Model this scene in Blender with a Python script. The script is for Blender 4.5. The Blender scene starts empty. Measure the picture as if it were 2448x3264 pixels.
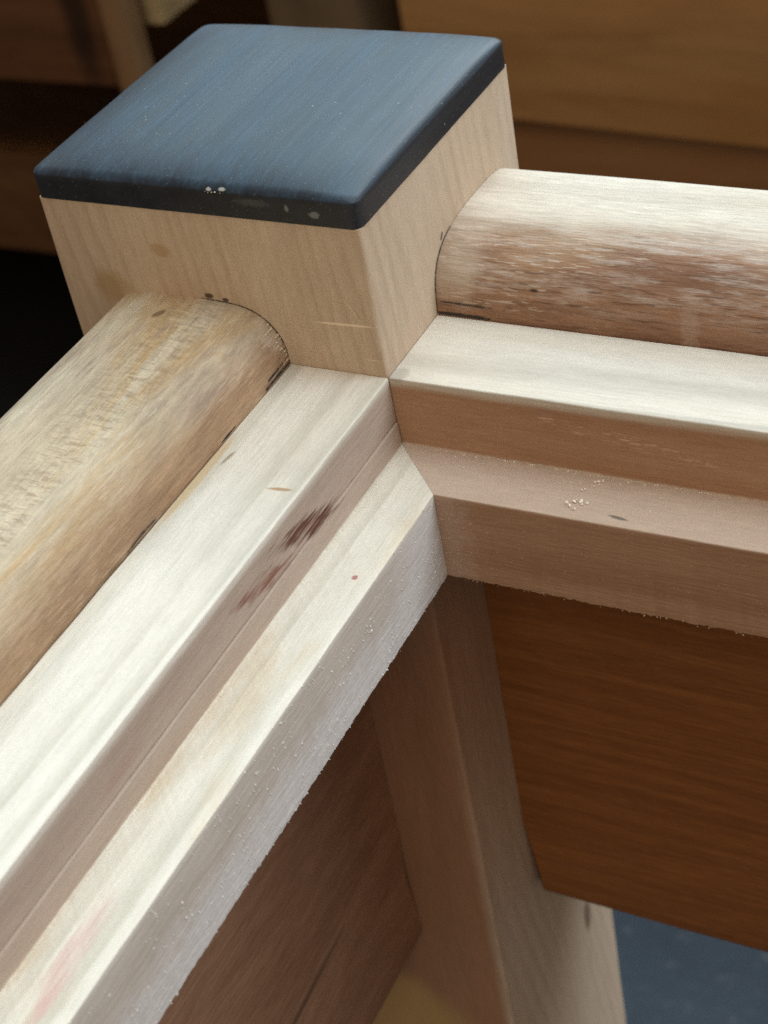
import bpy, bmesh, math, random
from mathutils import Vector, Matrix, noise as mnoise
random.seed(4)
S = 0.045                      # one unit = the width of the post, in metres
FLOOR = -10.0                  # floor height in units (0 = top of the inner strips)
scene = bpy.context.scene

# ---------------------------------------------------------------- camera, world, lamps, exposure
cam_d = bpy.data.cameras.new("camera")
cam = bpy.data.objects.new("camera", cam_d)
scene.collection.objects.link(cam)
RX = Vector((0.88502523, 0.43709694, -0.16023923))
RY = Vector((0.16280204, -0.6130512, -0.77308714))
RZ = Vector((-0.43614888, 0.65811435, -0.61372605))
M = Matrix((RX, -RY, -RZ)).transposed().to_4x4()
M.translation = Vector((91.2326, -144.4104, 113.1621)) * 0.001
cam.matrix_world = M
cam_d.sensor_fit = 'VERTICAL'
cam_d.sensor_height = 36.0
cam_d.sensor_width = 27.0
cam_d.lens = 5493.33 / 3264 * 36.0
cam_d.clip_start = 0.005
cam_d.clip_end = 60
cam_d.dof.use_dof = True
cam_d.dof.focus_distance = 0.196
cam_d.dof.aperture_fstop = cam_d.lens / 1.35
scene.camera = cam

world = bpy.data.worlds.new("World")
scene.world = world
world.use_nodes = True
bg = world.node_tree.nodes["Background"]
bg.inputs[0].default_value = (1.0, 0.775, 0.57, 1)      # warm wooden workshop all round
bg.inputs[1].default_value = 0.30

def area(name, loc, target, sx, sy, power, color):
    l = bpy.data.lights.new(name, 'AREA')
    l.shape = 'RECTANGLE'; l.size = sx; l.size_y = sy
    l.energy = power; l.color = color
    o = bpy.data.objects.new(name, l)
    scene.collection.objects.link(o)
    o.location = loc
    d = Vector(target) - Vector(loc)
    o.rotation_euler = d.to_track_quat('-Z', 'Y').to_euler()
    return o
# wide cool daylight opening behind the post, compact brighter patch in it, weaker opening to the right
area("door_daylight", (-0.62, 2.05, 1.52), (0, 0, 0), 2.3, 1.4, 52, (0.55, 0.83, 1.0))
area("overhead_fill", (0.3, 0.25, 2.3), (0.1, 0, 0), 1.9, 1.5, 32, (0.71, 0.92, 1.0))  # unseen overhead fill, added to brighten tops and ledges evenly
area("bright_patch", (-0.15, 1.70, 1.09), (0, 0, 0), 0.34, 0.16, 9, (1.0, 0.97, 0.92))
area("side_daylight", (1.8, 0.5, 1.05), (0, 0, -0.05), 1.0, 0.9, 21, (0.80, 0.89, 1.0))
area("warm_fill", (0.5, -1.5, 1.5), (0, 0, 0), 1.2, 0.8, 8.5, (1.0, 0.80, 0.58))  # unseen warm fill, added for the faces towards the camera

scene.view_settings.view_transform = 'Standard'
scene.view_settings.look = 'None'
scene.view_settings.exposure = 0.06
scene.view_settings.gamma = 1.0
scene.cycles.use_denoising = False      # keep the wood grain crisp; the rest reads as sensor grain
scene.cycles.use_adaptive_sampling = False
scene.render.filter_size = 1.05
scene.cycles.sample_clamp_indirect = 2.0

# ---------------------------------------------------------------- node helpers
class NT:
    def __init__(self, name):
        self.mat = bpy.data.materials.new(name)
        self.mat.use_nodes = True
        self.t = self.mat.node_tree
        self.n = self.t.nodes
        self.n.clear()
        self.out = self.n.new('ShaderNodeOutputMaterial')
        self.bsdf = self.n.new('ShaderNodeBsdfPrincipled')
        self.t.links.new(self.bsdf.outputs[0], self.out.inputs[0])
        tc = self.n.new('ShaderNodeTexCoord')
        self.P = self.vmul(tc.outputs['Object'], (1 / S,) * 3)
    def set(self, sock, v):
        if isinstance(v, bpy.types.NodeSocket): self.t.links.new(v, sock)
        else: sock.default_value = v
    def math(self, op, a, b=0.0, c=None, clamp=False):
        m = self.n.new('ShaderNodeMath'); m.operation = op; m.use_clamp = clamp
        self.set(m.inputs[0], a); self.set(m.inputs[1], b)
        if c is not None: self.set(m.inputs[2], c)
        return m.outputs[0]
    def vop(self, op, a, b=(0, 0, 0)):
        m = self.n.new('ShaderNodeVectorMath'); m.operation = op
        self.set(m.inputs[0], a); self.set(m.inputs[1], b)
        return m.outputs['Value'] if op in ('DOT_PRODUCT', 'LENGTH', 'DISTANCE') else m.outputs[0]
    def vmul(self, a, b): return self.vop('MULTIPLY', a, b)
    def vadd(self, a, b): return self.vop('ADD', a, b)
    def noise(self, vec, scale=1.0, detail=3.0, rough=0.55, dist=0.0):
        m = self.n.new('ShaderNodeTexNoise')
        self.set(m.inputs['Vector'], vec)
        m.inputs['Scale'].default_value = scale; m.inputs['Detail'].default_value = detail
        m.inputs['Roughness'].default_value = rough; m.inputs['Distortion'].default_value = dist
        return m.outputs[0]
    def vor(self, vec, scale):
        m = self.n.new('ShaderNodeTexVoronoi'); self.set(m.inputs['Vector'], vec)
        m.inputs['Scale'].default_value = scale
        return m.outputs['Distance']
    def ss(self, v, lo, hi, a=0.0, b=1.0):
        m = self.n.new('ShaderNodeMapRange'); m.interpolation_type = 'SMOOTHSTEP'
        self.set(m.inputs['Value'], v)
        for k, x in zip((1, 2, 3, 4), (lo, hi, a, b)): m.inputs[k].default_value = x
        return m.outputs[0]
    def mix(self, f, a, b, mode='MIX'):
        m = self.n.new('ShaderNodeMix'); m.data_type = 'RGBA'; m.blend_type = mode
        self.set(m.inputs[0], f)
        self.set(m.inputs[6], a if isinstance(a, bpy.types.NodeSocket) else (*a, 1))
        self.set(m.inputs[7], b if isinstance(b, bpy.types.NodeSocket) else (*b, 1))
        return m.outputs[2]
    def scalecol(self, col, f):
        m = self.n.new('ShaderNodeVectorMath'); m.operation = 'SCALE'
        self.set(m.inputs[0], col); self.set(m.inputs['Scale'], f)
        return m.outputs[0]
    def sep(self, v):
        m = self.n.new('ShaderNodeSeparateXYZ'); self.set(m.inputs[0], v)
        return m.outputs
    def blob(self, c, r, rot=(0, 0, 0), edge=0.45, nscale=18.0, namp=0.7, nvec=None):
        """soft ragged ellipsoid mask round c with radii r"""
        v = self.vop('SUBTRACT', self.P, c)
        if any(rot):
            m = self.n.new('ShaderNodeVectorRotate'); m.rotation_type = 'EULER_XYZ'; m.invert = True
            self.set(m.inputs['Vector'], v); m.inputs['Rotation'].default_value = rot
            v = m.outputs[0]
        v = self.vop('DIVIDE', v, r)
        d = self.vop('LENGTH', v)
        n = self.noise(nvec or self.P, 1.0 if nvec else nscale, 3)
        d = self.math('ADD', d, self.math('MULTIPLY', self.math('SUBTRACT', n, 0.5), namp))
        return self.ss(d, 1.0 + edge * 0.4, 1.0 - edge, 0, 1)
    def bump(self, h, strength, dist):
        m = self.n.new('ShaderNodeBump')
        m.inputs['Strength'].default_value = strength; m.inputs['Distance'].default_value = dist * S
        self.set(m.inputs['Height'], h)
        self.t.links.new(m.outputs[0], self.bsdf.inputs['Normal'])

def aniso(axis, along, across):
    return tuple(along if i == 'xyz'.index(axis) else across for i in range(3))

def wood(name, axis, light, dark, seed=0.0, streak=1.0, ring_dir=(1, 1, 1), ring_freq=9.0, ring_amp=0.35, ring_warp=1.6,
         ring_col=None, fibre=0.10, pores=0.0, pore_col=(0.75, 0.68, 0.58), blotch=None, blotch_amt=0.5, blotch_scale=1.1,
         masks=(), extra=None, rough=0.74, spec=0.14, bump=0.35, grit=0.08, mottle=0.12, warp_along=0.07):
    t = NT(name)
    P0 = t.vadd(t.P, (seed * 3.1, seed * 7.7, seed * 5.3))
    n1 = t.noise(t.vmul(P0, aniso(axis, 0.45, 3.6)), 1.0, 6, 0.62, 0.4)
    col = t.mix(t.ss(n1, 0.32, 0.70, 0, streak), light, dark)
    if blotch:
        nb = t.noise(t.vmul(P0, aniso(axis, 0.55, 1.6)), blotch_scale, 4, 0.6, 0.4)
        col = t.mix(t.ss(nb, 0.45, 0.72, 0, blotch_amt), col, blotch)
    if ring_amp > 0:
        w = t.noise(t.vmul(P0, aniso(axis, warp_along, 1.3)), 1.0, 2, 0.5)
        ph = t.math('ADD', t.vop('DOT_PRODUCT', P0, ring_dir), t.math('MULTIPLY', w, ring_warp))
        ph = t.math('FRACT', t.math('MULTIPLY', ph, ring_freq))
        ln = t.math('MULTIPLY', t.ss(ph, 0.35, 0.86), t.ss(ph, 1.0, 0.88))
        vary = t.noise(t.vmul(P0, aniso(axis, 0.4, 2.2)), 1.7, 2)
        ln = t.math('MULTIPLY', ln, t.ss(vary, 0.35, 0.65, 0.15 * ring_amp, ring_amp))
        col = t.mix(ln, col, ring_col or tuple(c * 0.6 for c in dark))
    if extra: col = extra(t, col, P0)
    f1 = t.noise(t.vmul(P0, aniso(axis, 8.0, 85.0)), 1.0, 3, 0.7)
    f2 = t.noise(P0, 130.0, 2, 0.6)
    f3 = t.noise(t.vmul(P0, aniso(axis, 12.0, 34.0)), 1.0, 5, 0.75)
    br = t.math('ADD', t.math('MULTIPLY', t.math('SUBTRACT', f3, 0.5), mottle * 2.0), t.math('ADD', t.math('MULTIPLY', t.math('SUBTRACT', f1, 0.5), fibre * 3.0),
                t.math('MULTIPLY', t.math('SUBTRACT', f2, 0.5), grit * 2.0)))
    col = t.scalecol(col, t.math('ADD', br, 1.0))
    for mk in masks:
        mk = dict(mk); c = mk.pop('col'); a = mk.pop('amt', 0.8)
        fine = mk.pop('fine', None)
        if fine: mk['nvec'] = t.vmul(P0, aniso(axis, 6.0, 70.0))
        m = t.math('MULTIPLY', t.blob(**mk), a)
        if fine: m = t.math('MULTIPLY', m, t.ss(t.noise(t.vmul(P0, aniso(axis, 5.0, 75.0)), 1.0, 3, 0.65), 0.40, 0.56, 1 - fine, 1))
        col = t.mix(m, col, c)
    if pores:
        p1 = t.noise(t.vmul(P0, aniso(axis, 17.0, 180.0)), 1.0, 1, 0.5)
        area_m = t.ss(t.noise(t.vmul(P0, aniso(axis, 1.2, 5.0)), 1.3, 3), 0.42, 0.6)
        area_m = t.math('MULTIPLY', area_m, t.ss(t.sep(t.P)[2], -0.6, -0.1, 0.06, 1))
        col = t.mix(t.math('MULTIPLY', t.ss(p1, 0.60, 0.66, 0, pores), area_m), col, pore_col)
    t.set(t.bsdf.inputs['Base Color'], col)
    t.set(t.bsdf.inputs['Roughness'], t.ss(f1, 0.2, 0.8, rough - 0.06, rough + 0.1))
    t.bsdf.inputs['Specular IOR Level'].default_value = spec
    h = t.math('ADD', t.math('MULTIPLY', f1, 1.0), t.math('MULTIPLY', f2, 0.12))
    t.bump(h, bump, 0.010)
    return t.mat

# ---------------------------------------------------------------- materials
PALE = (0.70, 0.62, 0.52)
CREAM = (0.58, 0.475, 0.345)
HEART = (0.36, 0.215, 0.135)

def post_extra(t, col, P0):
    # shade and warm bounce below the frame, painted in as browner wood
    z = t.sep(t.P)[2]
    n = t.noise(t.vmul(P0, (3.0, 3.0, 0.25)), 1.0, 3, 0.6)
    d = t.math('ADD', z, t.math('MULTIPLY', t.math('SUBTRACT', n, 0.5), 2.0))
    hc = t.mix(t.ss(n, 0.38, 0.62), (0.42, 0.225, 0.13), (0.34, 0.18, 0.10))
    pale = t.math('MULTIPLY', t.ss(t.math('ADD', d, t.math('MULTIPLY', t.sep(t.P)[1], -0.8)), -0.9, -2.9), t.ss(t.sep(t.P)[0], -0.05, 0.0))  # light on the lower right face painted in as paler wood
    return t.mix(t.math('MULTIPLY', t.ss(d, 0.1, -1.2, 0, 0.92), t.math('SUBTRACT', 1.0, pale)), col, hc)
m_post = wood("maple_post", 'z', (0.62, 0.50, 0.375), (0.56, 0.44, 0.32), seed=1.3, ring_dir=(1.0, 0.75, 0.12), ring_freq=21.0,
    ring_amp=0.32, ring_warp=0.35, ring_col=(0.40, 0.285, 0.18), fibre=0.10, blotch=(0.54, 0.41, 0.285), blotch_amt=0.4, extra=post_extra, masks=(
    dict(c=(-0.635, 0, 0.318), r=(0.035, 0.05, 0.022), col=(0.42, 0.26, 0.10), amt=0.55),
    dict(c=(-0.83, 0, 0.175), r=(0.062, 0.05, 0.065), col=(0.38, 0.235, 0.09), amt=0.6, edge=0.6, namp=1.0),
    dict(c=(-0.51, 0, 0.190), r=(0.016, 0.03, 0.010), col=(0.07, 0.045, 0.03), amt=0.9, nscale=50),
    dict(c=(-0.46, 0, 0.183), r=(0.011, 0.03, 0.007), col=(0.07, 0.045, 0.03), amt=0.9, nscale=50),
    dict(c=(-0.101, 0, 0.153), r=(0.095, 0.02, 0.0040), rot=(0, -0.035, 0), col=(0.88, 0.72, 0.52), amt=0.95, nscale=40, namp=0.3),
    dict(c=(-0.058, 0, 0.192), r=(0.020, 0.02, 0.0035), rot=(0, 1.05, 0), col=(0.30, 0.17, 0.09), amt=0.8, namp=0.3),
    dict(c=(-0.066, 0, 0.200), r=(0.026, 0.02, 0.0030), rot=(0, 0.95, 0), col=(0.80, 0.62, 0.42), amt=0.7, namp=0.3),
    dict(c=(-0.038, 0, 0.050), r=(0.022, 0.02, 0.0030), col=(0.78, 0.60, 0.42), amt=0.7, namp=0.3),
    dict(c=(-0.55, 0, -3.0), r=(0.45, 0.05, 0.28), rot=(0, 0.35, 0), col=(0.55, 0.38, 0.16), amt=0.8, nscale=3, namp=0.3),
    dict(c=(0, 0.70, -3.10), r=(0.05, 0.035, 0.10), col=(0.17, 0.11, 0.07), amt=0.8, nscale=8, namp=0.5),
    dict(c=(0, 0.86, -2.62), r=(0.05, 0.035, 0.12), col=(0.24, 0.16, 0.11), amt=0.7, nscale=8, namp=0.5),
    ))

def right_extra(t, col, P0):
    x, y, z = t.sep(t.P)
    nn = t.noise(t.vmul(P0, (1.3, 6.0, 6.0)), 1.0, 7, 0.72, 0.3)
    nb = t.noise(t.vmul(P0, (0.9, 1.0, 1.0)), 1.3, 3)
    d = t.math('ADD', y, t.math('MULTIPLY', t.math('SUBTRACT', nn, 0.5), 0.34))
    d = t.math('ADD', d, t.math('MULTIPLY', t.math('SUBTRACT', nb, 0.5), 0.14))
    # the heartwood starts a little further up the round near the post
    heart = t.ss(d, 0.60, 0.40)
    hc = t.mix(t.ss(t.noise(t.vmul(P0, (1.4, 10.0, 10.0)), 1.0, 6, 0.72), 0.35, 0.65), (0.34, 0.195, 0.125), (0.225, 0.118, 0.072))
    hc = t.mix(t.ss(nb, 0.45, 0.62, 0, 0.6), hc, (0.42, 0.27, 0.16))
    # grey sanding dust rubbed into the pores high on the round
    du = t.math('MULTIPLY', t.ss(z, 0.02, 0.12), t.ss(t.noise(t.vmul(P0, (7.0, 45.0, 45.0)), 1.0, 4, 0.75), 0.44, 0.66, 0, 0.7))
    hc = t.mix(du, hc, (0.50, 0.41, 0.35))
    hc = t.mix(t.ss(t.noise(t.vmul(P0, (10.0, 120.0, 120.0)), 1.0, 2, 0.6), 0.58, 0.68, 0, 0.6), hc, (0.13, 0.065, 0.04))
    top = t.mix(heart, col, hc)
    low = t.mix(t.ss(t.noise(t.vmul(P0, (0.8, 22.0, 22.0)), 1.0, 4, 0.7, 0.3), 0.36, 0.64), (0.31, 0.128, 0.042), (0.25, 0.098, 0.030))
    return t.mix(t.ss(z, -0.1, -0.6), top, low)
m_right_board = wood("right_board_wood", 'x', PALE, (0.61, 0.52, 0.42), seed=2.2, ring_dir=(0, 1, 0.7), ring_freq=4.0, ring_amp=0.22,
    fibre=0.20, mottle=0.20, pores=0.9, pore_col=(0.60, 0.48, 0.385), extra=right_extra, masks=(
    dict(c=(0.292, 0.32, 0.101), r=(0.016, 0.03, 0.005), col=(0.05, 0.03, 0.025), amt=0.85, nscale=40),
    dict(c=(0.463, 0.32, 0.112), r=(0.030, 0.03, 0.004), col=(0.10, 0.05, 0.035), amt=0.6, nscale=40),
    dict(c=(0.72, 0.32, 0.07), r=(0.030, 0.05, 0.10), col=(0.55, 0.42, 0.34), amt=0.25, nscale=60, namp=1.4),
    dict(c=(0.05, 0.42, 0.10), r=(0.10, 0.14, 0.11), col=(0.58, 0.49, 0.39), amt=0.55, nscale=9),
    ), bump=0.5)

def left_extra(t, col, P0):
    x, y, z = t.sep(t.P)
    nn = t.noise(t.vmul(P0, (6.0, 1.1, 6.0)), 1.0, 7, 0.72, 0.5)
    nb = t.noise(t.vmul(P0, (2.2, 0.6, 2.2)), 1.3, 4, 0.6)
    ny = t.noise(t.vmul(P0, (4.2, 1.0, 4.2)), 1.0, 6, 0.7, 0.7)
    col = t.mix(t.ss(ny, 0.47, 0.62, 0, 0.8), col, (0.46, 0.30, 0.145))            # ochre streaks
    col = t.mix(t.ss(nn, 0.50, 0.66, 0, 0.75), col, (0.30, 0.215, 0.165))            # grey-brown streaks
    # rippled figure across the grain in a band along the board
    fx = t.math('ADD', x, t.math('MULTIPLY', t.math('SUBTRACT', nb, 0.5), 0.25))
    band = t.math('MULTIPLY', t.ss(fx, -0.66, -0.54), t.ss(fx, -0.40, -0.46))
    r1 = t.noise(t.vmul(P0, (22.0, 70.0, 22.0)), 1.0, 3, 0.7, 0.8)
    col = t.mix(t.math('MULTIPLY', band, t.ss(r1, 0.48, 0.66, 0, 0.6)), col, (0.30, 0.20, 0.125))
    col = t.mix(t.math('MULTIPLY', band, t.ss(r1, 0.46, 0.34, 0, 0.5)), col, (0.66, 0.52, 0.33))
    # browner wood down the inner side, dark heart lower down
    d = t.math('ADD', z, t.math('MULTIPLY', t.math('SUBTRACT', nn, 0.5), 0.16))
    inner = t.ss(x, -0.46, -0.36)
    side = t.math('MULTIPLY', t.ss(d, 0.165, 0.06), inner)
    sc = t.mix(t.ss(ny, 0.4, 0.6), (0.39, 0.245, 0.14), (0.30, 0.18, 0.11))
    col = t.mix(t.math('MULTIPLY', side, 0.85), col, sc)
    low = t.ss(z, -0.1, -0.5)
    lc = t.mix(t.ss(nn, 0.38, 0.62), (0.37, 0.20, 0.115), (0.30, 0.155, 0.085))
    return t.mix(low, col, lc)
m_left_board = wood("left_board_wood", 'y', (0.57, 0.475, 0.35), (0.46, 0.355, 0.24), seed=5.1, ring_dir=(1, 0, 0.8), ring_freq=3.0, ring_amp=0.25,
    fibre=0.22, mottle=0.24, pores=0.32, pore_col=(0.70, 0.58, 0.44), extra=left_extra, masks=(
    dict(c=(-0.62, -0.095, 0.175), r=(0.014, 0.024, 0.03), rot=(0, 0, -0.5), col=(0.17, 0.10, 0.05), amt=0.85, nscale=40),
    dict(c=(-0.33, -0.02, 0.10), r=(0.045, 0.045, 0.07), col=(0.66, 0.58, 0.48), amt=0.4, nscale=60, namp=1.2),
    dict(c=(-0.303, -1.35, -2.0), r=(0.04, 0.55, 0.022), rot=(0.10, 0, 0), col=(0.12, 0.06, 0.035), amt=0.5, nscale=5, namp=0.5),
    dict(c=(-0.303, -0.75, -1.96), r=(0.04, 0.35, 0.016), rot=(0.10, 0, 0), col=(0.07, 0.04, 0.025), amt=0.6, nscale=5, namp=0.5),
    dict(c=(-0.303, -1.1, -2.3), r=(0.04, 0.6, 0.014), rot=(0.08, 0, 0), col=(0.09, 0.05, 0.03), amt=0.6, nscale=5, namp=0.6),
    ), bump=0.5)

def rstrip_extra(t, col, P0):
    x, y, z = t.sep(t.P)
    nn = t.noise(t.vmul(P0, (0.4, 5.0, 5.0)), 1.0, 4, 0.6, 0.5)
    d = t.math('ADD', z, t.math('MULTIPLY', t.math('SUBTRACT', nn, 0.5), 0.05))
    inside = t.ss(y, 0.03, 0.006)
    up = t.math('MULTIPLY', t.ss(d, -0.004, -0.03), inside)  # warm shade on the inner faces, painted into the wood colour
    hc = t.mix(t.ss(nn, 0.35, 0.68), (0.45, 0.28, 0.175), (0.37, 0.21, 0.125))
    col = t.mix(up, col, hc)
    led = t.math('MULTIPLY', t.math('MULTIPLY', t.ss(z, -0.2155, -0.211), t.ss(z, -0.209, -0.2125)), 1.0)
    ledge = t.math('MULTIPLY', t.ss(z, -0.205, -0.211), t.ss(z, -0.222, -0.2155))
    col = t.mix(t.math('MULTIPLY', ledge, 0.8), col, (0.56, 0.43, 0.34))
    # dust packed in the inner corner of the lower face
    n = t.noise(t.P, 26, 4, 0.7)
    dm = t.math('MULTIPLY', t.ss(t.math('ADD', x, t.math('MULTIPLY', t.math('SUBTRACT', n, 0.5), 0.16)), 0.315, 0.215), t.ss(z, -0.2, -0.225))
    col = t.mix(t.math('MULTIPLY', dm, 0.55), col, (0.52, 0.40, 0.32))
    sp = t.ss(t.vor(t.P, 75), 0.22, 0.10)
    col = t.mix(t.math('MULTIPLY', t.math('MULTIPLY', sp, t.ss(z, -0.2, -0.23)), t.ss(n, 0.40, 0.60, 0.0, 0.5)), col, (0.62, 0.50, 0.41))
    # a row of torn pores across the upper face
    v = t.math('ADD', z, t.math('MULTIPLY', x, 0.115))
    rm = t.math('MULTIPLY', t.math('MULTIPLY', t.ss(v, -0.045, -0.020), t.ss(v, 0.015, -0.008)), t.math('MULTIPLY', t.ss(x, 0.3, 0.42), t.ss(x, 0.98, 0.8)))
    rn = t.noise(t.vmul(P0, (26, 150, 150)), 1.0, 2)
    col = t.mix(t.math('MULTIPLY', rm, t.ss(rn, 0.56, 0.64, 0, 0.6)), col, (0.70, 0.52, 0.36))
    return col
m_right_strip = wood("right_strip_wood", 'x', (0.74, 0.675, 0.585), (0.69, 0.615, 0.515), seed=3.7, ring_dir=(0.0, 0.9, 1.0), ring_freq=9.0, ring_amp=0.5,
    ring_warp=0.9, fibre=0.08, extra=rstrip_extra, masks=(
    dict(c=(0.679, -0.151, -0.213), r=(0.028, 0.006, 0.02), rot=(0, 0, -0.15), col=(0.12, 0.10, 0.09), amt=0.8, nscale=40),
    dict(c=(0.02, 0.02, 0.0), r=(0.03, 0.035, 0.02), col=(0.36, 0.32, 0.27), amt=0.55, nscale=30),
    ), bump=0.28)

def lstrip_extra(t, col, P0):
    x, y, z = t.sep(t.P)
    nn = t.noise(t.vmul(P0, (5.0, 0.45, 5.0)), 1.0, 4, 0.6, 0.5)
    inside = t.ss(x, -0.03, -0.004)
    up = t.math('MULTIPLY', t.math('MULTIPLY', t.ss(z, -0.004, -0.035), t.ss(z, -0.212, -0.206)), inside)
    hc = t.mix(t.ss(nn, 0.35, 0.65), (0.44, 0.335, 0.265), (0.38, 0.275, 0.205))
    col = t.mix(t.math('MULTIPLY', up, 0.9), col, hc)
    low = t.ss(z, -0.218, -0.235)
    col = t.mix(t.math('MULTIPLY', low, 0.85), col, t.mix(t.ss(nn, 0.35, 0.65), (0.62, 0.54, 0.46), (0.55, 0.465, 0.385)))
    # grey sanding dust caked on the lower part of the inner face
    n = t.noise(t.P, 9, 5, 0.7)
    dz = t.math('ADD', z, t.math('MULTIPLY', t.math('SUBTRACT', n, 0.5), 0.22))
    dm = t.math('MULTIPLY', t.math('ADD', t.ss(dz, -0.30, -0.42), t.ss(y, -0.55, -0.25), clamp=True), low)
    sp = t.noise(t.P, 70, 3, 0.7)
    dc = t.mix(t.ss(sp, 0.35, 0.7), (0.67, 0.625, 0.58), (0.74, 0.70, 0.655))
    col = t.mix(t.math('MULTIPLY', dm, t.ss(y, -2.6, -1.2, 0.35, 0.9)), col, dc)
    ol = t.noise(t.vmul(P0, (6, 1.6, 6)), 1.0, 4)
    lm = t.math('MULTIPLY', t.ss(x, -0.01, 0.02), t.math('MULTIPLY', t.ss(z, -0.205, -0.210), t.ss(z, -0.216, -0.2145)))
    col = t.mix(t.math('MULTIPLY', lm, t.ss(ol, 0.50, 0.64, 0, 0.4)), col, (0.56, 0.40, 0.22))
    return col
m_left_strip = wood("left_strip_wood", 'y', (0.75, 0.69, 0.60), (0.70, 0.635, 0.535), seed=7.4, ring_dir=(1.0, 0.0, 0.5), ring_freq=9.0, ring_amp=0.6,
    ring_warp=0.7, ring_col=(0.50, 0.45, 0.36), fibre=0.08, extra=lstrip_extra, warp_along=0.05, masks=(
    dict(c=(0, -0.495, -0.108), r=(0.05, 0.145, 0.030), rot=(-0.28, 0, 0), col=(0.125, 0.045, 0.030), amt=0.95, namp=2.8, edge=0.4, fine=0.75),
    dict(c=(0, -0.715, -0.106), r=(0.05, 0.125, 0.026), rot=(-0.26, 0, 0), col=(0.22, 0.080, 0.050), amt=0.85, nscale=14, namp=2.8, edge=0.4, fine=0.8),
    dict(c=(0.100, -1.76, -0.213), r=(0.028, 0.20, 0.02), rot=(0, 0, 0.10), col=(0.60, 0.34, 0.32), amt=0.75, edge=0.8, nscale=10, namp=1.6, fine=0.6),
    dict(c=(0.02, -1.35, -0.10), r=(0.05, 0.10, 0.03), col=(0.36, 0.19, 0.15), amt=0.35, edge=0.8, namp=1.5, fine=0.6),
    dict(c=(0.132, -0.537, -0.213), r=(0.009, 0.010, 0.02), col=(0.40, 0.10, 0.11), amt=0.8, nscale=60, namp=0.4),
    dict(c=(-0.055, -0.50, 0.0), r=(0.036, 0.007, 0.02), rot=(0, 0, 0.12), col=(0.42, 0.24, 0.11), amt=0.8, nscale=60, namp=0.6),
    dict(c=(-0.253, -0.42, 0.0), r=(0.006, 0.034, 0.02), rot=(0, 0, -0.15), col=(0.26, 0.19, 0.11), amt=0.7, namp=0.4),
    dict(c=(-0.285, -0.52, 0.0), r=(0.016, 0.22, 0.02), col=(0.58, 0.42, 0.23), amt=0.75, nscale=14, namp=0.8),
    ), bump=0.28)

def make_cap_mat():
    t = NT("ebonised_cap")
    P = t.P
    st = t.noise(t.vmul(P, (14.0, 0.7, 14.0)), 1.0, 5, 0.68, 0.25)
    fi = t.noise(t.vmul(P, (80.0, 2.5, 80.0)), 1.0, 3, 0.7)
    gr = t.noise(P, 160, 2, 0.6)
    col = t.mix(t.ss(st, 0.3, 0.7), (0.007, 0.008, 0.011), (0.014, 0.017, 0.023))
    # blue sky reflection painted into the colour of the top, streaked along the grain
    sky_sheen = t.mix(t.ss(st, 0.36, 0.66), (0.003, 0.010, 0.021), (0.014, 0.036, 0.062))
    sky_sheen = t.scalecol(sky_sheen, t.ss(fi, 0.3, 0.7, 0.55, 1.45))
    top = t.ss(t.sep(P)[2], 0.514, 0.5205)
    col = t.mix(t.math('MULTIPLY', top, t.ss(t.noise(P, 2.2, 4), 0.2, 0.7, 0.55, 1.0)), col, sky_sheen)
    col = t.mix(t.ss(fi, 0.58, 0.8, 0, 0.22), col, (0.08, 0.10, 0.13))
    # pale specks of dust and a few scuffs
    v = t.vor(P, 28)
    clus = t.ss(t.noise(P, 3.2, 3), 0.42, 0.66)
    col = t.mix(t.math('MULTIPLY', t.ss(v, 0.10, 0.05, 0, 0.6), clus), col, (0.36, 0.42, 0.48))
    v2 = t.vor(P, 70)
    col = t.mix(t.math('MULTIPLY', t.ss(v2, 0.16, 0.08, 0, 0.35), t.ss(gr, 0.4, 0.6)), col, (0.30, 0.33, 0.37))
    for c, r, a in (((-0.425, 0, 0.522), (0.008, 0.03, 0.005), 0.9), ((-0.385, 0.005, 0.523), (0.012, 0.03, 0.004), 0.85),
                    ((-0.20, 0, 0.487), (0.008, 0.02, 0.012), 0.3), ((-0.125, 0, 0.478), (0.018, 0.02, 0.010), 0.3), ((-0.30, 0, 0.495), (0.06, 0.02, 0.012), 0.07)):
        col = t.mix(t.math('MULTIPLY', t.blob(c, r, nscale=55, namp=1.5), a), col, (0.52, 0.53, 0.52))
    t.set(t.bsdf.inputs['Base Color'], col)
    t.set(t.bsdf.inputs['Roughness'], t.ss(st, 0.3, 0.7, 0.48, 0.58))
    t.bsdf.inputs['Specular IOR Level'].default_value = 0.52
    t.bump(t.math('ADD', fi, t.math('MULTIPLY', gr, 0.6)), 0.10, 0.006)
    return t.mat
m_cap = make_cap_mat()

def simple(name, col, rough=0.7, spec=0.3, ns=8.0, var=0.25, nbump=0.0):
    t = NT(name)
    n = t.noise(t.P, ns, 4, 0.6)
    t.set(t.bsdf.inputs['Base Color'], t.mix(t.ss(n, 0.3, 0.7), tuple(c * (1 - var) for c in col), tuple(c * (1 + var) for c in col)))
    t.bsdf.inputs['Roughness'].default_value = rough
    t.bsdf.inputs['Specular IOR Level'].default_value = spec
    if nbump: t.bump(n, nbump, 0.02)
    return t.mat
def make_dust():
    t = NT("sawdust")
    x, y, z = t.sep(t.P)
    c = t.mix(t.ss(y, -0.21, -0.185), (0.66, 0.63, 0.61), (0.54, 0.40, 0.30))
    t.set(t.bsdf.inputs['Base Color'], t.mix(t.ss(z, -0.218, -0.213), c, (0.86, 0.78, 0.66)))
    t.bsdf.inputs['Roughness'].default_value = 0.9
    return t.mat
m_dust = make_dust()
m_floor_shade = simple("floor_shade", (0.012, 0.012, 0.012), 0.85, 0.15, 12)  # black that stands in for deep shade on the floor

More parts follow.
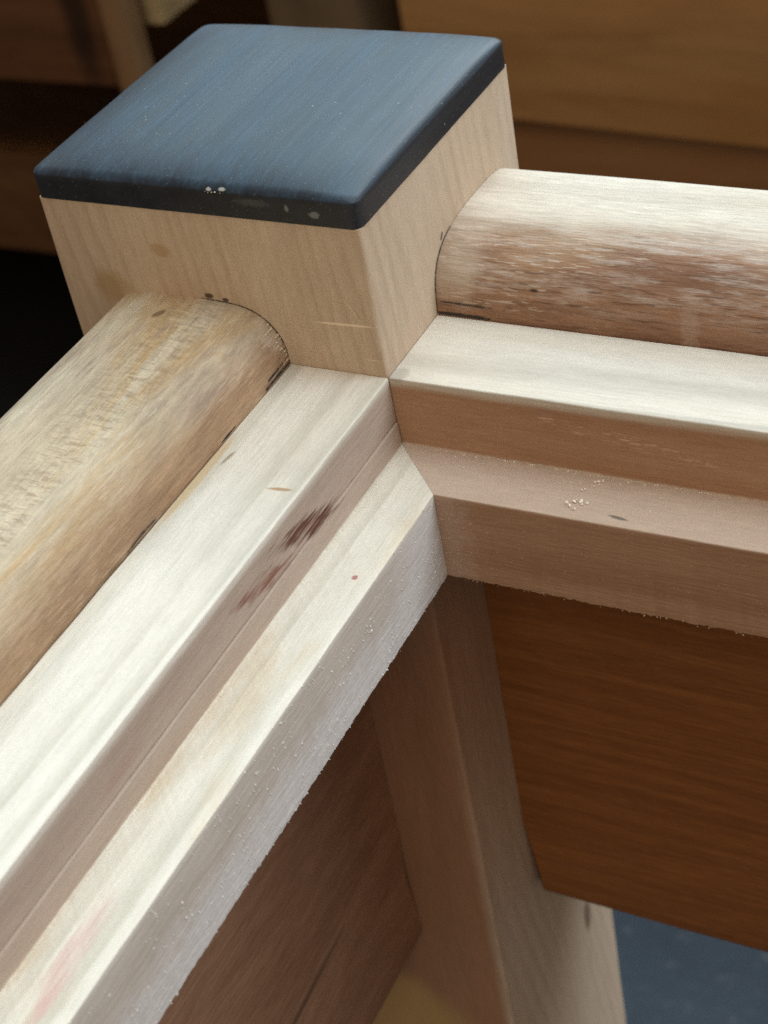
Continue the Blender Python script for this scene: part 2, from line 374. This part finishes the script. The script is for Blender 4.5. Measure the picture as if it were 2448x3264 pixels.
def make_pencil():
    t = NT("graphite")
    t.bsdf.inputs['Base Color'].default_value = (0.022, 0.022, 0.022, 1)
    t.bsdf.inputs['Roughness'].default_value = 0.55
    tr = t.n.new('ShaderNodeBsdfTransparent'); mx = t.n.new('ShaderNodeMixShader')
    t.set(mx.inputs[0], t.ss(t.noise(t.P, 75, 3, 0.7), 0.30, 0.55, 0.25, 0.95))
    t.t.links.new(tr.outputs[0], mx.inputs[1]); t.t.links.new(t.bsdf.outputs[0], mx.inputs[2])
    t.t.links.new(mx.outputs[0], t.out.inputs[0])
    return t.mat
m_pencil = make_pencil()

def make_floor():
    t = NT("blue_grey_floor")
    n = t.noise(t.P, 0.35, 5, 0.6); n2 = t.noise(t.P, 6, 4, 0.6)
    col = t.mix(t.ss(n, 0.3, 0.7), (0.022, 0.036, 0.053), (0.044, 0.064, 0.088))
    col = t.mix(t.ss(t.vor(t.vadd(t.P, (0.35, 0.2, 0)), 1.1), 0.24, 0.10, 0, 0.6), col, (0.15, 0.18, 0.20))
    col = t.mix(t.ss(n2, 0.55, 0.75, 0, 0.5), col, (0.13, 0.15, 0.17))
    t.set(t.bsdf.inputs['Base Color'], col)
    t.bsdf.inputs['Roughness'].default_value = 0.55
    t.bump(n2, 0.2, 0.05)
    return t.mat
m_floor = make_floor()

m_bg_panel = wood("chest_panel_wood", 'x', (0.46, 0.25, 0.098), (0.38, 0.195, 0.070), seed=9.0, ring_dir=(0, 0.6, 1), ring_freq=1.2, ring_amp=0.4, fibre=0.05, blotch=(0.38, 0.175, 0.052), blotch_scale=0.35)
m_bg_low = wood("chest_lower_wood", 'x', (0.34, 0.18, 0.08), (0.28, 0.14, 0.058), seed=11.0, ring_dir=(0, 0.6, 1), ring_freq=1.2, ring_amp=0.4, fibre=0.05, blotch=(0.26, 0.12, 0.05), blotch_scale=0.35)
m_bg_stile = wood("chest_stile_wood", 'z', (0.15, 0.10, 0.058), (0.115, 0.075, 0.042), seed=12.0, ring_freq=1.2, fibre=0.05)
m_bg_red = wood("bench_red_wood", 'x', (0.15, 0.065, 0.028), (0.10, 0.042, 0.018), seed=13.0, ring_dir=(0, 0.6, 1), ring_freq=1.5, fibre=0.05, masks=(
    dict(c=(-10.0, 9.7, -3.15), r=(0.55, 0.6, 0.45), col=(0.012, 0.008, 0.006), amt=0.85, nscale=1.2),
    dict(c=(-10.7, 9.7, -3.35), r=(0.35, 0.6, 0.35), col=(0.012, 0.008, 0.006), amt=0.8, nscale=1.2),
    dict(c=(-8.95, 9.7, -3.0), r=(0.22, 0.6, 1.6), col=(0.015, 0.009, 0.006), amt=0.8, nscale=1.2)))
m_bg_pale = wood("bench_pale_wood", 'y', (0.62, 0.48, 0.27), (0.55, 0.41, 0.21), seed=14.0, ring_freq=1.5, fibre=0.05)
m_bg_leg = wood("bench_leg_wood", 'z', (0.24, 0.135, 0.065), (0.18, 0.10, 0.045), seed=15.0, ring_freq=1.5, fibre=0.05)
m_bg_dark = wood("bench_dark_wood", 'x', (0.17, 0.085, 0.038), (0.11, 0.055, 0.025), seed=16.0, ring_freq=1.5, fibre=0.05)

# ---------------------------------------------------------------- mesh helpers (all in units; meshes stored in metres)
def mesh_obj(name, verts, faces, mat, parent=None, angle=35):
    me = bpy.data.meshes.new(name)
    me.from_pydata([tuple(c * S for c in v) for v in verts], [], faces)
    bm = bmesh.new(); bm.from_mesh(me)
    bmesh.ops.recalc_face_normals(bm, faces=bm.faces)
    bm.to_mesh(me); bm.free()
    me.shade_smooth(); me.set_sharp_from_angle(angle=math.radians(angle))
    me.materials.append(mat)
    o = bpy.data.objects.new(name, me)
    scene.collection.objects.link(o)
    if parent: o.parent = parent; o.location = tuple(-c for c in parent.location)
    return o
def thing(name, label, cat, loc, group=None):
    o = bpy.data.objects.new(name, None)
    o.empty_display_size = 0.02
    scene.collection.objects.link(o)
    o.location = tuple(c * S for c in loc)
    o['label'] = label; o['category'] = cat
    if group: o['group'] = group
    return o
def fillet(pts, radii, seg=4):
    """closed polygon with rounded corners; returns points and the index of the corner each came from"""
    out, tag = [], []
    n = len(pts)
    for i in range(n):
        p = Vector(pts[i]); r = radii[i]
        a = (Vector(pts[i - 1]) - p); b = (Vector(pts[(i + 1) % n]) - p)
        if r <= 0: out.append(tuple(p)); tag.append(i); continue
        r = min(r, a.length * 0.45, b.length * 0.45)
        p0 = p + a.normalized() * r; p1 = p + b.normalized() * r
        for k in range(seg + 1):
            u = k / seg
            q = p0 * (1 - u) ** 2 + p * 2 * u * (1 - u) + p1 * u ** 2
            out.append(tuple(q)); tag.append(i)
    return out, tag
def stations(dense, L, step):
    ts, t = [], 0.0
    while t < dense: ts.append(t); t += step
    while t < L: ts.append(t); step *= 1.12; t += step
    ts.append(L)
    return ts
def sweep(prof, tag, ts, start, place, jit=None):
    n = len(prof); V = []; F = []
    for j, t in enumerate(ts):
        for i, (a, b) in enumerate(prof):
            da, db = jit(tag[i], t, i) if jit else (0, 0)
            V.append(place(a + da, b + db, start(a, b) + t))
    for j in range(len(ts) - 1):
        for i in range(n):
            i2 = (i + 1) % n
            F.append((j * n + i, j * n + i2, (j + 1) * n + i2, (j + 1) * n + i))
    F.append(tuple(range(n - 1, -1, -1)))
    F.append(tuple(range((len(ts) - 1) * n, len(ts) * n)))
    return V, F
def box(x0, x1, y0, y1, z0, z1, r=0.05, ang=0.0, piv=(0, 0)):
    bm = bmesh.new()
    bmesh.ops.create_cube(bm, size=1.0)
    bmesh.ops.scale(bm, vec=(x1 - x0, y1 - y0, z1 - z0), verts=bm.verts)
    bmesh.ops.translate(bm, vec=((x0 + x1) / 2, (y0 + y1) / 2, (z0 + z1) / 2), verts=bm.verts)
    if r: bmesh.ops.bevel(bm, geom=bm.edges[:], offset=r, segments=2, affect='EDGES', profile=0.6)
    if ang: bmesh.ops.rotate(bm, cent=(piv[0], piv[1], 0), matrix=Matrix.Rotation(ang, 3, 'Z'), verts=bm.verts)
    V = [tuple(v.co) for v in bm.verts]; F = [tuple(v.index for v in f.verts) for f in bm.faces]
    bm.free()
    return V, F

# ---------------------------------------------------------------- setting
fo = mesh_obj("floor", [(-90, -60, FLOOR), (60, -60, FLOOR), (60, 90, FLOOR), (-90, 90, FLOOR)], [(0, 1, 2, 3)], m_floor)
fo['kind'] = 'structure'

# ---------------------------------------------------------------- the table frame
YS = 0.935
ZB = -2.49
frame = thing("wooden_table_frame", "unfinished pale hardwood table frame corner with a black capped square post", "table", (-0.5, YS / 2, FLOOR))

# post, running on down as the leg
pp, pt = fillet([(0, 0), (0, YS), (-1, YS), (-1, 0)], [0.014] * 4, 4)
zs = [FLOOR + i * 0.5 for i in range(12)] + [-4.0 + i * 0.1 for i in range(44)]
zs = sorted(set(round(z, 4) for z in zs if z < 0.44)) + [0.4435]
pj = lambda tg, t, i: (0.0016 * mnoise.noise((t * 3.0, tg * 9.1, 0)), 0.0016 * mnoise.noise((t * 3.0, tg * 9.1, 5)))
V, F = sweep(pp, pt, [z - FLOOR for z in zs], lambda a, b: FLOOR, lambda a, b, t: (a, b, t), pj)
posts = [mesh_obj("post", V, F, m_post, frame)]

# black cap: straight sides, softly pillowed top
def make_cap():
    N = 44; V = []; F = []
    def sgn(u): return math.copysign(1, u)
    hx, hy, cx, cy = 0.504, YS / 2 + 0.004, -0.5, YS / 2
    rad = 0.035
    def pos(u, v):
        # u, v in [-1, 1]; rounded plan corners
        x, y = u * hx, v * hy
        ox, oy = abs(x) - (hx - rad), abs(y) - (hy - rad)
        if ox > 0 and oy > 0:
            m = max(ox, oy); l = math.hypot(ox, oy)
            x = sgn(x) * (hx - rad + ox * m / l); y = sgn(y) * (hy - rad + oy * m / l)
        return cx + x, cy + y
    def grid(i): 
        s = -1 + 2 * i / N
        return math.copysign(1 - (1 - abs(s)) ** 1.7, s)
    zt = 0.5165
    for j in range(N + 1):
        for i in range(N + 1):
            u, v = grid(i), grid(j)
            x, y = pos(u, v)
            f = max(0.0, (1 - abs(u) ** 5)) ** 0.8 * max(0.0, (1 - abs(v) ** 5)) ** 0.8
            g = min(1, (1 - abs(u)) * hx / 0.016) ** 0.5 * min(1, (1 - abs(v)) * hy / 0.016) ** 0.5
            V.append((x, y, zt + 0.034 * f + 0.0085 * g + 0.0012 * mnoise.noise((x * 9, y * 9, 2))))
    for j in range(N):
        for i in range(N):
            a = j * (N + 1) + i
            F.append((a, a + 1, a + N + 2, a + N + 1))
    ring = [i for i in range(N)] + [N + j * (N + 1) for j in range(N)] + [N * (N + 1) + N - i for i in range(N)] + [(N - j) * (N + 1) for j in range(N)]
    prev = ring
    for z, ins in ((0.500, 0.0), (0.475, 0.0), (0.4465, 0.0)):
        new = []
        for k in ring:
            x, y, _ = V[k]
            new.append(len(V)); V.append((x, y, z + 0.001 * mnoise.noise((x * 12, y * 12, z))))
        for k in range(len(ring)):
            k2 = (k + 1) % len(ring)
            F.append((prev[k], prev[k2], new[k2], new[k]))
        prev = new
    F.append(tuple(prev[::-1]))
    return V, F
V, F = make_cap()
posts.append(mesh_obj("cap", V, F, m_cap, frame, 40))
# the three other corners of the frame, outside the picture
LX = LY = 12.0
for (dx, dy) in ((LX + 1, 0), (0, -LY - YS), (LX + 1, -LY - YS)):
    for o in posts:
        c = o.copy(); scene.collection.objects.link(c)
        c.location = o.location + Vector((dx, dy, 0)) * S

# two deep boards with rounded tops (a = distance from the inner corner, b = height)
def catmull(pts, k=4):
    out = []
    for i in range(len(pts) - 1):
        p0 = pts[max(i - 1, 0)]; p1 = pts[i]; p2 = pts[i + 1]; p3 = pts[min(i + 2, len(pts) - 1)]
        for s in range(k):
            t = s / k
            out.append(tuple(0.5 * ((2 * p1[c]) + (-p0[c] + p2[c]) * t + (2 * p0[c] - 5 * p1[c] + 4 * p2[c] - p3[c]) * t * t + (-p0[c] + 3 * p1[c] - 3 * p2[c] + p3[c]) * t ** 3) for c in range(2)))
    out.append(pts[-1])
    return out
left_round = [(0.302, -0.10), (0.302, 0.0), (0.306, 0.06), (0.324, 0.103), (0.362, 0.144), (0.418, 0.168), (0.515, 0.177), (0.62, 0.178), (0.70, 0.175), (0.765, 0.166), (0.812, 0.142), (0.838, 0.10), (0.845, 0.04), (0.845, -0.1)]
right_round = [(0.314, -0.10), (0.314, 0.0), (0.326, 0.080), (0.356, 0.138), (0.412, 0.176), (0.483, 0.195), (0.575, 0.202), (0.68, 0.201), (0.76, 0.194), (0.82, 0.176), (0.862, 0.135), (0.882, 0.08), (0.885, 0.0), (0.885, -0.1)]
def board(rnd, start, place, mat, seed):
    a0, a1 = rnd[0][0], rnd[-1][0]
    prof = [(a0 + 0.03, ZB), (a0 + 0.008, ZB + 0.008), (a0, ZB + 0.03)] + [(a0, z) for z in (-2.4, -2.32, -2.25, -2.18, -2.1, -2.0, -1.8, -1.2, -0.6)] + catmull(rnd) + [(a1, -1.2), (a1, ZB + 0.02), (a1 - 0.02, ZB)]
    jit = lambda tg, t, i: (0.0035 * mnoise.noise((t * 1.6, i * 0.35, seed)), 0.003 * mnoise.noise((t * 1.6, i * 0.35, seed + 7)))
    V, F = sweep(prof, list(range(len(prof))), stations(5.0, LX - 0.003, 0.05), start, place, jit)
    return mesh_obj("apron_board", V, F, mat, frame, 50)
def gapR(a, b): return 0.001 + (0.035 * max(0, min(1, (-2.1 - b) / 0.3)) if b < -2.1 else 0)
def gapL(a, b): return 0.001 + 0.022 * math.exp(-((b + 2.16) / 0.16) ** 2) + 0.03 * max(0, (-2.42 - b) / 0.07) ** 2
board(left_round, gapL, lambda a, b, t: (-a, -t, b), m_left_board, 1.0)['label'] = "cream board with ochre streaks and rippled figure along its rounded top"
board(right_round, gapR, lambda a, b, t: (t, a, b), m_right_board, 4.0)['label'] = "board with pale rounded top and reddish brown inner side"

flat = lambda a, b: 0.002
board(left_round, flat, lambda a, b, t: (LX + a, -t, b), m_left_board, 8.0)
board(right_round, flat, lambda a, b, t: (t, -LY - a, b), m_right_board, 9.0)

# two rebated strips mitred at the inner corner
D1, W_, D2 = 0.213, 0.184, 0.28
def strip(place, outer, groove, mat, seed):
    if groove:
        poly = [(outer, 0.0), (0, 0), (0.0, -0.1385), (0.009, -0.1405), (-0.005, -0.1455), (-0.008, -D1), (-W_, -D1), (-W_, -D1 - D2), (outer, -D1 - D2)]
        rad = [0.006, 0.006, 0.0, 0.0, 0.0015, 0.002, 0.004, 0.004, 0.0]
        fz = 7; ed = 5
    else:
        poly = [(outer, 0.0), (0, 0), (0.0, -D1), (-W_, -D1), (-W_, -D1 - D2), (outer, -D1 - D2)]
        rad = [0.006, 0.005, 0.002, 0.004, 0.004, 0.0]
        fz = 4; ed = 2
    # extra points beside the corners keep the ragged edges narrow
    ex, er, em = [], [], {}
    for i, p in enumerate(poly):
        a = Vector(poly[i - 1]); b = Vector(poly[(i + 1) % len(poly)]); v = Vector(p)
        if i in (fz, ed, fz - 1):
            ex.append(tuple(v + (a - v).normalized() * min(0.016, (a - v).length * 0.3))); er.append(0); em[len(ex) - 1] = -1
        ex.append(p); er.append(rad[i]); em[len(ex) - 1] = i
        if i in (fz, ed, fz - 1):
            ex.append(tuple(v + (b - v).normalized() * min(0.016, (b - v).length * 0.3))); er.append(0); em[len(ex) - 1] = -1
    prof, tag = fillet(ex, er, 4)
    tag = [em[k] for k in tag]
    rnd = random.Random(int(seed * 10))
    cache = {}
    def jit(tg, t, i):
        if tg < 0: return 0, 0
        j = 0.0012
        da = j * mnoise.noise((t * 6, tg * 3.3, seed)); db = j * mnoise.noise((t * 6, tg * 3.3, seed + 9))
        if tg == fz:
            k = (round(t, 4),)
            if k not in cache: cache[k] = (rnd.uniform(-0.0035, 0.0035), rnd.uniform(-0.007, 0.004) - (0.012 if rnd.random() < 0.05 else 0))
            q = (0.3 if groove else 0.5) * (0.7 + 1.0 * mnoise.noise((t * 2.2, seed, 1.0)))
            da += cache[k][0] * q; db += cache[k][1] * q
        elif tg == ed:
            k = (round(t, 4), 'e')
            if k not in cache: cache[k] = rnd.uniform(-0.0022, 0.0022)
            da += 0.3 * cache[k]; db += cache[k]
        return da, db
    V, F = sweep(prof, tag, stations(3.2, LX + 0.12, 0.0095), lambda a, b: max(0.0, -a) + (0.002 if a > -0.003 else 0.0003), place, jit)
    return mesh_obj("inner_strip", V, F, mat, frame, 40)
strip(lambda a, b, t: (-a, -t, b), 0.299, True, m_left_strip, 2.0)['label'] = "left strip with a dark red stain inside its rebate"
strip(lambda a, b, t: (t, a, b), 0.311, False, m_right_strip, 5.0)['label'] = "right strip with inner faces painted browner for shade and clean rebate"

# pencil marks, thin ribbons lying on the wood
def ribbon(name, pts, normal, width, parent, seed=0):
    n = Vector(normal).normalized(); V = []; F = []
    P = [Vector(p) for p in pts]
    Q = []
    for i in range(len(P) - 1):
        for k in range(6): Q.append(P[i].lerp(P[i + 1], k / 6))
    Q.append(P[-1])
    for i, p in enumerate(Q):
        d = (Q[min(i + 1, len(Q) - 1)] - Q[max(i - 1, 0)]).normalized()
        s = d.cross(n)
        u = i / (len(Q) - 1)
        w = width * (0.35 + 0.65 * math.sin(math.pi * min(1, max(0, u * 0.9 + 0.05))) ** 0.6) * (1 + 0.5 * mnoise.noise((i * 0.6, seed, 3.3)))
        V.append(tuple(p + n * 0.0016 + s * w)); V.append(tuple(p + n * 0.0016 - s * w))
        if i: F.append((2 * i - 2, 2 * i, 2 * i + 1, 2 * i - 1))
    return mesh_obj(name, V, F, m_pencil, parent, 60)
ro = [(0, a - 0.004, b + 0.003) for a, b in catmull(right_round)[4:20]]
ribbon("pencil_line", ro, (1, 0, 0), 0.0022, frame, 1)
ribbon("pencil_line", [(0, 0.395, 0.186), (0, 0.41, 0.204)], (1, 0, 0), 0.003, frame, 2)
ribbon("pencil_line", [(0.003, 0.3145, 0.006), (0.08, 0.3145, 0.006), (0.16, 0.3145, 0.004)], (0, -1, 0), 0.0048, frame, 3)
ribbon("pencil_line", [(0.012, 0.3165, 0.041), (0.09, 0.316, 0.040), (0.167, 0.316, 0.038)], (0, -1, 0.1), 0.003, frame, 4)
lo = [(-a + 0.003, 0, b + 0.002) for a, b in catmull(left_round)[4:26]]
ribbon("pencil_line", lo, (0, -1, 0), 0.0020, frame, 5)
ribbon("pencil_line", [(-0.3015, -0.004, 0.006), (-0.3015, -0.07, 0.006), (-0.3015, -0.135, 0.004)], (1, 0, 0), 0.0042, frame, 6)
ribbon("pencil_line", [(-0.302, -0.03, 0.022), (-0.302, -0.08, 0.020), (-0.302, -0.115, 0.019)], (1, 0, 0), 0.0035, frame, 7)
ribbon("pencil_line", [(-0.3015, -0.69, 0.006), (-0.3015, -0.75, 0.009), (-0.3015, -0.82, 0.004)], (1, 0, 0), 0.0022, frame, 8)
ribbon("pencil_line", [(-0.3015, -0.30, 0.004), (-0.3015, -0.37, 0.004)], (1, 0, 0), 0.003, frame, 9)

# ---------------------------------------------------------------- sawdust (loose grains, one mass)
def sawdust():
    V = []; F = []
    R = random.Random(11)
    def grain(p, r, fl=1.0):
        b = len(V)
        q = Matrix.Rotation(R.uniform(0, 6.28), 3, Vector((R.uniform(-1, 1), R.uniform(-1, 1), R.uniform(-1, 1) + 0.01)).normalized())
        sc = (R.uniform(0.6, 1.5), R.uniform(0.6, 1.2), R.uniform(0.5, 1.0))
        for d in ((1, 0, 0), (-1, 0, 0), (0, 1, 0), (0, -1, 0), (0, 0, 1), (0, 0, -1)):
            v = q @ Vector((d[0] * sc[0], d[1] * sc[1], d[2] * sc[2])) * r * R.uniform(0.75, 1.2)
            V.append((p[0] + v.x, p[1] + v.y, p[2] + v.z))
        for f in ((0, 2, 4), (2, 1, 4), (1, 3, 4), (3, 0, 4), (2, 0, 5), (1, 2, 5), (3, 1, 5), (0, 3, 5)):
            F.append(tuple(b + k for k in f))
    size = lambda: 0.0013 + 0.0026 * R.random() ** 2.5
    zl = -D1 - D2
    # on the left strip's dusty inner face
    k = 0
    while k < 1300:
        y = -0.2 - 3.0 * R.random() ** 1.3; z = zl + 0.28 * R.random() ** 1.2
        if mnoise.noise((y * 5, z * 12, 3)) + 0.35 * R.random() < 0.05: continue
        grain((W_ + 0.0008, y, z), size()); k += 1
    # along both sawn lower edges
    for k in range(380):
        t = 0.19 + 3.2 * R.random() ** 1.2
        if mnoise.noise((t * 4, 1.7, 0)) + R.random() * 0.5 < 0.1: continue
        grain((W_ - R.uniform(-0.002, 0.004), -t, zl + R.uniform(-0.004, 0.006)), size() * 0.9)
        t = 0.19 + 2.2 * R.random()
        grain((t, -W_ + R.uniform(-0.002, 0.004), zl + R.uniform(-0.006, 0.005)), size() * (0.8 if mnoise.noise((t * 6, 5, 0)) < 0.1 else 1.3))
    # in the inner corner of the right strip
    for k in range(300):
        x = W_ + abs(R.gauss(0, 0.05)); z = -D1 - 0.01 - 0.27 * R.random()
        grain((x, -W_ - 0.0006, z), size() * 0.8)
    # loose crumbs on the ledges
    for x, y in ((0.535, -0.132), (0.552, -0.122), (0.568, -0.118), (0.575, -0.128), (0.545, -0.140), (0.586, -0.120), (0.562, -0.150), (0.556, -0.115)):
        grain((x, y, -D1 + 0.004), R.uniform(0.0045, 0.0075))
    for x, y in ((0.575, -0.035), (0.583, -0.030), (0.59, -0.042), (0.578, -0.050), (0.592, -0.025), (0.56, -0.068), (0.553, -0.073)):
        grain((x, y, -D1 + 0.003), R.uniform(0.003, 0.006))
    for k in range(260):
        t = 0.1 + 2.0 * R.random()
        grain((t, -R.random() * W_, -D1 + 0.001), size() * 0.65)
    for k in range(240):   # along the inner edge of the right ledge, and on the left ledge lip
        t = 0.02 + 2.0 * R.random()
        grain((t, -0.004 - abs(R.gauss(0, 0.004)), -D1 + 0.001), size() * 0.9)
        grain((0.012 + abs(R.gauss(0, 0.005)), -t * 1.3, -D1 + 0.001), size() * 0.7)
    # at the end of the left rounded board against the post
    rr = catmull(left_round)
    for k in range(60):
        a, b = rr[R.randint(5, 16)]
        grain((-a + 0.003, -0.003 - abs(R.gauss(0, 0.018)), b + 0.001), size() * 0.9)
    # a few specks on the cap
    for k in range(20):
        x, y = -R.random(), R.random() * YS
        if mnoise.noise((x * 4, y * 4, 8)) < -0.05: continue
        ff = (1 - abs((x + 0.5) / 0.504) ** 5) ** 0.8 * (1 - abs((y - YS / 2) / (YS / 2 + 0.004)) ** 5) ** 0.8
        grain((x, y, 0.526 + 0.034 * ff), size() * 0.7)
    for dx in (0, 0.008, 0.02, 0.03, 0.037, 0.045):
        grain((-0.435 + dx, -0.003, 0.514 + R.uniform(-0.002, 0.003)), R.uniform(0.002, 0.0036))
    return V, F
V, F = sawdust()
sd = mesh_obj("sawdust", V, F, m_dust, None, 20)
sd['kind'] = 'stuff'; sd['label'] = "pale sawdust grains clinging to the inner strips"; sd['category'] = "sawdust"

# ---------------------------------------------------------------- out of focus furniture behind
A = -0.078; PIV = (-4.22, 9.71)
chest = thing("wooden_chest", "brown wooden chest with wide plank front standing behind the table frame", "chest", (-2.0, 11, FLOOR))
def part(name, args, mat, parent, ang=0.0):
    V, F = box(*args, ang=ang, piv=PIV)
    return mesh_obj(name, V, F, mat, parent, 40)
FY = 9.71
part("front_plank", (-5.35, 6, FY, FY + 0.4, -4.50, -1.9, 0.05), m_bg_panel, chest, A)
part("front_plank", (-5.35, 6, FY + 0.30, FY + 0.7, -9.6, -4.62, 0.05), m_bg_low, chest, A)
part("corner_post", (-6.75, -5.72, FY - 0.1, FY + 0.9, FLOOR, -1.7, 0.06), m_bg_stile, chest, A)
part("back_panel", (-6.6, 6, FY + 5.6, FY + 6.0, -9.6, -1.9, 0.05), m_bg_low, chest, A)
part("side_panel", (-6.45, -6.15, FY + 0.9, FY + 5.6, -9.6, -1.9, 0.05), m_bg_low, chest, A)
part("lid", (-6.8, 6.1, FY - 0.15, FY + 6.1, -1.68, -1.3, 0.06), m_bg_panel, chest, A)

bench = thing("wooden_bench", "dark reddish wooden bench with a pale side rail beyond the black cap", "bench", (-12, 13, FLOOR))
part("leg", (-8.62, -8.34, 9.70, 10.0, FLOOR, -1.4, 0.04), m_bg_leg, bench)
part("leg", (-8.62, -8.18, 15.5, 15.95, FLOOR, -1.4, 0.04), m_bg_leg, bench)
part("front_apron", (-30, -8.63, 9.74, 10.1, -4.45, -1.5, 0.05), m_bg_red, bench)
part("side_rail", (-8.50, -8.22, 10.16, 15.49, -3.96, -1.5, 0.05), m_bg_pale, bench)
part("lower_stretcher", (-30, -8.63, 11.2, 11.6, -7.6, -6.2, 0.05), m_bg_dark, bench)
part("back_panel", (-30, -8.63, 15.5, 15.9, -9.8, -1.5, 0.05), m_bg_dark, bench)
part("bench_top", (-30.3, -7.9, 9.5, 16.2, -1.38, -0.9, 0.06), m_bg_red, bench)

V, F = box(-19, -7.0, 5.0, 16.5, FLOOR + 0.02, FLOOR + 0.22, 0.05)  # flat dark sheet added in place of shade on the floor
mt = mesh_obj("floor_shade_sheet", V, F, m_floor_shade)
mt['label'] = "black sheet added as painted shade on the floor under the dark bench"; mt['category'] = "mat"  # no real mat, the sheet stands in for shade on the floor
